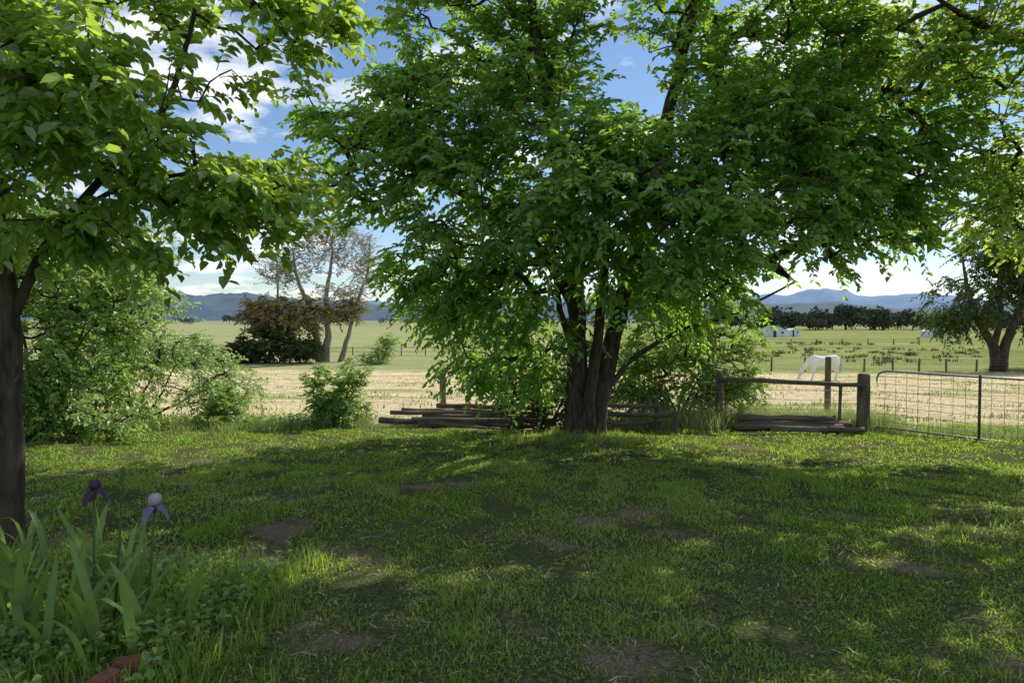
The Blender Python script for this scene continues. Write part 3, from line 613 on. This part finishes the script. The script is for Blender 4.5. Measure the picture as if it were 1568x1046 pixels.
def horse(x,y,rot,sc_):
    e=empty('white_horse',(x,y,G(x,y)+.03)); e.rotation_euler=(0,0,rot); e.scale=(sc_*.95,sc_,sc_)
    horse_body(e, noisemat('horse_coat',(.72,.69,.64),(.88,.86,.82),3,rough=.8,bump=0))
    Mh=noisemat('horse_hair',(.30,.27,.23),(.55,.52,.47),10,rough=.8,bump=0)
    T=Tubes(); T.add([(1.02,0,1.28),(1.13,0,1.18),(1.17,0,.9),(1.16,.01,.6),(1.12,.02,.35)],[.04,.06,.075,.06,.015],8); T.make('tail',Mh,e)
    T=Tubes(); T.add([(-.62,.02,1.38),(-.85,.03,1.22),(-1.04,.03,.98),(-1.16,.02,.80),(-1.22,0,.72)],[.02,.045,.045,.04,.02],6); T.make('mane',Mh,e)
horse(18.75,41.2,.12,1.08)

# ------------------------------------------------------------ iris bed
ir=empty('iris_plant',(0,0,0)); rg=R(17)
VV=[]
def strap(x,y,a,Lg,w,lean,curl):
    n=8; t=np.linspace(0,1,n); b=G(x,y); dx,dy=math.cos(a),math.sin(a)
    out=lean*Lg*(t**1.5)+curl*Lg*.35*t**4; up=Lg*t*(1-.28*lean*t)-curl*Lg*.30*t**5
    P=np.stack([x+dx*out,y+dy*out,b-.02+up],-1); f=a+rg.uniform(.9,2.2); W=np.array([math.cos(f),math.sin(f),0])
    ww=w*np.minimum(1,.75+t)*np.clip((1-t)*3.0,0,1)**.6*.5
    m_=P+np.array([dx,dy,0])*.006
    return np.stack([P-W*ww[:,None],m_,P+W*ww[:,None]],1).reshape(-1,3)
faces=[]
for i in range(7):
    for j in range(2): faces.append((i*3+j,i*3+j+1,i*3+j+4,i*3+j+3))
for cx,cy,n in ((-2.55,3.5,14),(-2.25,3.35,12),(-1.98,3.4,13),(-2.9,3.8,15),(-2.2,3.85,8),(-2.6,4.2,8),(-3.1,4.3,10),(-1.75,3.7,4),(-2.8,3.3,10)):
    for i in range(n):
        VV.append(strap(cx+rg.normal(0,.08),cy+rg.normal(0,.07),rg.uniform(0,6.28),rg.uniform(.38,.72),rg.uniform(.032,.05),rg.uniform(.08,.6),max(0,rg.normal(.1,.4))))
VV=np.array(VV); col=np.ones((len(VV),4)); col[:,0]=rg.uniform(0,1,len(VV)); col[:,1]=rg.uniform(.75,1.15,len(VV))
template_mesh('sword_leaves',VV,faces,leafmat('iris_leaf',(.14,.25,.06),(.23,.36,.10),(.44,.64,.10),.35,.5,.03),col,True,ir)
M_purple=leafmat('iris_petal_purple',(.10,.05,.11),(.17,.09,.18),(.16,.08,.18),.3,gloss=0)
M_lav=leafmat('iris_petal_pale',(.60,.57,.66),(.72,.69,.76),(.6,.55,.7),.4,gloss=0)
M_viol=leafmat('iris_petal_violet',(.26,.20,.38),(.34,.27,.46),(.32,.22,.45),.4,gloss=0)
def petal(c,a,up,Lp,w,drop):
    n=6; V=[]
    d=np.array([math.cos(a),math.sin(a),0]); s=np.array([-math.sin(a),math.cos(a),0])
    for i in range(n):
        t=i/(n-1); z=(Lp*(t-.15*t**3)) if up else (.25*Lp*math.sin(t*2.2)-drop*Lp*t**2.5)
        r=Lp*.38*math.sin(t*math.pi*.85) if up else Lp*t*.75
        ww=w*math.sin(.25+t*2.55)**.8
        for k_ in (-1,-.4,.4,1):
            V.append(np.array(c)+d*r+s*ww*k_*.5+np.array([0,0,z+.006*math.sin(k_*6+i*2)-(.15*w*k_*k_ if not up else 0)])-d*(ww*.3*k_*k_ if up else 0))
    return np.array(V)
pf=[(i*4+j,i*4+j+1,i*4+j+5,i*4+j+4) for i in range(5) for j in range(3)]
M_stem=noisemat('iris_stem',(.07,.13,.04),(.11,.18,.06),20,bump=.1)
def iris_flower(x,y,z,topm,botm,s=1.0,bx=0,by=0):
    T=Tubes(); b=G(x+bx,y+by); T.add([(x+bx,y+by,b),(x+bx*.4,y+by*.4,b+(z-b)*.5),(x,y,z)],[.008,.007,.005],6); T.add([(x,y,z-.03),(x,y,z),(x,y,z+.015)],[.008,.014,.008],6)
    T.make('stem',M_stem,ir); a0=rg.uniform(0,2)
    V=np.array([petal((x,y,z),a0+i*2.094,True,.085*s,.07*s,0) for i in range(3)]); c_=np.ones((3,4)); c_[:,0]=rg.uniform(0,1,3); template_mesh('standards',V,pf,topm,c_,True,ir)
    V=np.array([petal((x,y,z),a0+1.05+i*2.094,False,.10*s,.065*s,.95) for i in range(3)]); template_mesh('falls',V,pf,botm,c_,True,ir)
iris_flower(-1.90,3.6,.66,M_lav,M_viol,.95,-.08,.03)
iris_flower(-2.22,3.6,.74,M_purple,M_purple,.85,-.02,.0)
T=Tubes(); b=G(-2.1,3.6); T.add([(-2.13,3.6,b),(-2.09,3.6,b+.5),(-2.07,3.6,b+.80),(-2.07,3.6,b+.84),(-2.065,3.6,b+.88),(-2.06,3.6,b+.90)],[.008,.007,.006,.013,.011,.002],6)
T.add([(-2.08,3.6,b+.7),(-2.05,3.6,b+.76),(-2.04,3.6,b+.80)],[.007,.012,.002],6); T.make('bud_stem',M_stem,ir)
def nobrick(x, y): return ~((x > -2.05)&(x < -1.72)&(y < 3.3))
def weeds(name, n, x0,x1,y0,y1, lm, seed, sz=(.04,.03), hh=.15, filt=None):
    r=R(seed); cx=r.uniform(x0,x1,n); cy=r.uniform(y0,y1,n); m_=14
    if filt: ok=filt(cx,cy); cx,cy=cx[ok],cy[ok]; n=len(cx)
    P=np.stack([np.repeat(cx,m_)+r.normal(0,.05,n*m_), np.repeat(cy,m_)+r.normal(0,.05,n*m_), np.zeros(n*m_)],-1); P[:,2]=gz(P[:,0],P[:,1])+r.uniform(.01,hh,n*m_)
    D=unit(np.concatenate([r.normal(size=(n*m_,2)),r.normal(.2,.3,(n*m_,1))],1)); Nn=unit(np.array([0,0,1.])+r.normal(0,.35,P.shape))
    s=r.uniform(.6,1.3,n*m_); V=leaf_verts(P,D,Nn,sz[0]*s,sz[1]*s); col=np.ones((n*m_,4)); col[:,0]=r.uniform(0,1,n*m_); col[:,1]=r.uniform(.7,1.1,n*m_)
    template_mesh(name,V,LF,lm,col)
weeds('garden_weeds',330,-4.0,-1.55,2.6,4.6,L_shrub,5,(.045,.028),.16,nobrick)
weeds('fence_weeds',500,-7,8.0,13.1,14.3,L_shrub,6,(.07,.04),.28,nologs)
gx_=rng.uniform(-4.2,-1.3,420); gy_=rng.uniform(2.4,4.8,420); ok=nobrick(gx_,gy_)
tufts(gx_[ok],gy_[ok],20,.05,.08,.24,.007,M_grass,'garden_grass',66,(0,.6))
M_terra=noisemat('terracotta',(.16,.07,.045),(.32,.14,.09),14,bump=.8)
for i,(x,y,a) in enumerate(((-1.80,3.22,.5),(-1.87,3.04,1.2),(-1.98,2.9,.9))):
    e=empty('garden_brick',(x,y,G(x,y)+.015)); e.rotation_euler=(.06,.1*(-1)**i,a)
    me=bpy.data.meshes.new('brick'); bm=bmesh.new(); bmesh.ops.create_cube(bm,size=1); bmesh.ops.scale(bm,vec=(.20,.10,.07),verts=bm.verts)
    bmesh.ops.bevel(bm,geom=bm.edges[:],offset=.012,segments=2,affect='EDGES'); bm.to_mesh(me); bm.free(); me.materials.append(M_terra); o=link(bpy.data.objects.new('brick',me)); o.parent=e

# ------------------------------------------------------------ sky & sun
EL, AZ = math.radians(41), math.radians(42)
S = Vector((math.sin(AZ)*math.cos(EL), math.cos(AZ)*math.cos(EL), math.sin(EL)))
sd = bpy.data.lights.new('sun','SUN'); sd.energy=5; sd.angle=math.radians(.5); sd.color=(1,.95,.86)
so = link(bpy.data.objects.new('sun', sd)); so.rotation_euler = S.to_track_quat('Z','Y').to_euler()
w = bpy.data.worlds.new('World'); scene.world=w; w.use_nodes=True; nt=w.node_tree; N=nt.nodes; L=nt.links; N.clear()
wo=N.new('ShaderNodeOutputWorld'); bg=N.new('ShaderNodeBackground'); bg.inputs[1].default_value=.125; L.new(bg.outputs[0],wo.inputs[0])
sky=N.new('ShaderNodeTexSky'); sky.sky_type='NISHITA'; sky.sun_disc=False; sky.sun_elevation=EL; sky.sun_rotation=AZ; sky.air_density=1; sky.dust_density=.1; sky.ozone_density=4
tc=N.new('ShaderNodeTexCoord'); sx=N.new('ShaderNodeSeparateXYZ'); L.new(tc.outputs['Generated'],sx.inputs[0])
def wm(op,a,b=None):
    n=N.new('ShaderNodeMath'); n.operation=op
    for i,v in enumerate((a,b)):
        if v is None: continue
        if isinstance(v,(int,float)): n.inputs[i].default_value=v
        else: L.new(v,n.inputs[i])
    return n.outputs[0]
dz=wm('ADD',wm('MAXIMUM',sx.outputs[2],0),.18); cx_=N.new('ShaderNodeCombineXYZ'); L.new(wm('DIVIDE',sx.outputs[0],dz),cx_.inputs[0]); L.new(wm('DIVIDE',sx.outputs[1],dz),cx_.inputs[1])
nz=N.new('ShaderNodeTexNoise'); nz.inputs['Scale'].default_value=2.0; nz.inputs['Detail'].default_value=6; nz.inputs['Roughness'].default_value=.58; L.new(cx_.outputs[0],nz.inputs['Vector'])
cr=N.new('ShaderNodeValToRGB'); cr.color_ramp.elements[0].position=.49; cr.color_ramp.elements[1].position=.61; L.new(nz.outputs[0],cr.inputs[0])
cc_=N.new('ShaderNodeValToRGB'); cc_.color_ramp.elements[0].position=.5; cc_.color_ramp.elements[0].color=(9.8,9.9,10.1,1); cc_.color_ramp.elements[1].position=.75; cc_.color_ramp.elements[1].color=(8,8.2,8.6,1); L.new(nz.outputs[0],cc_.inputs[0])
mxx=N.new('ShaderNodeMix'); mxx.data_type='RGBA'; L.new(cr.outputs[0],mxx.inputs[0]); L.new(sky.outputs[0],mxx.inputs[6]); L.new(cc_.outputs[0],mxx.inputs[7]); L.new(mxx.outputs[2],bg.inputs[0])

# ------------------------------------------------------------ camera
cd=bpy.data.cameras.new('camera'); cd.lens=24; cd.sensor_width=36; cd.clip_end=20000; cd.clip_start=.05
co=link(bpy.data.objects.new('camera',cd)); co.location=(0,0,1.65); co.rotation_euler=(math.radians(90-1.8),0,0); scene.camera=co
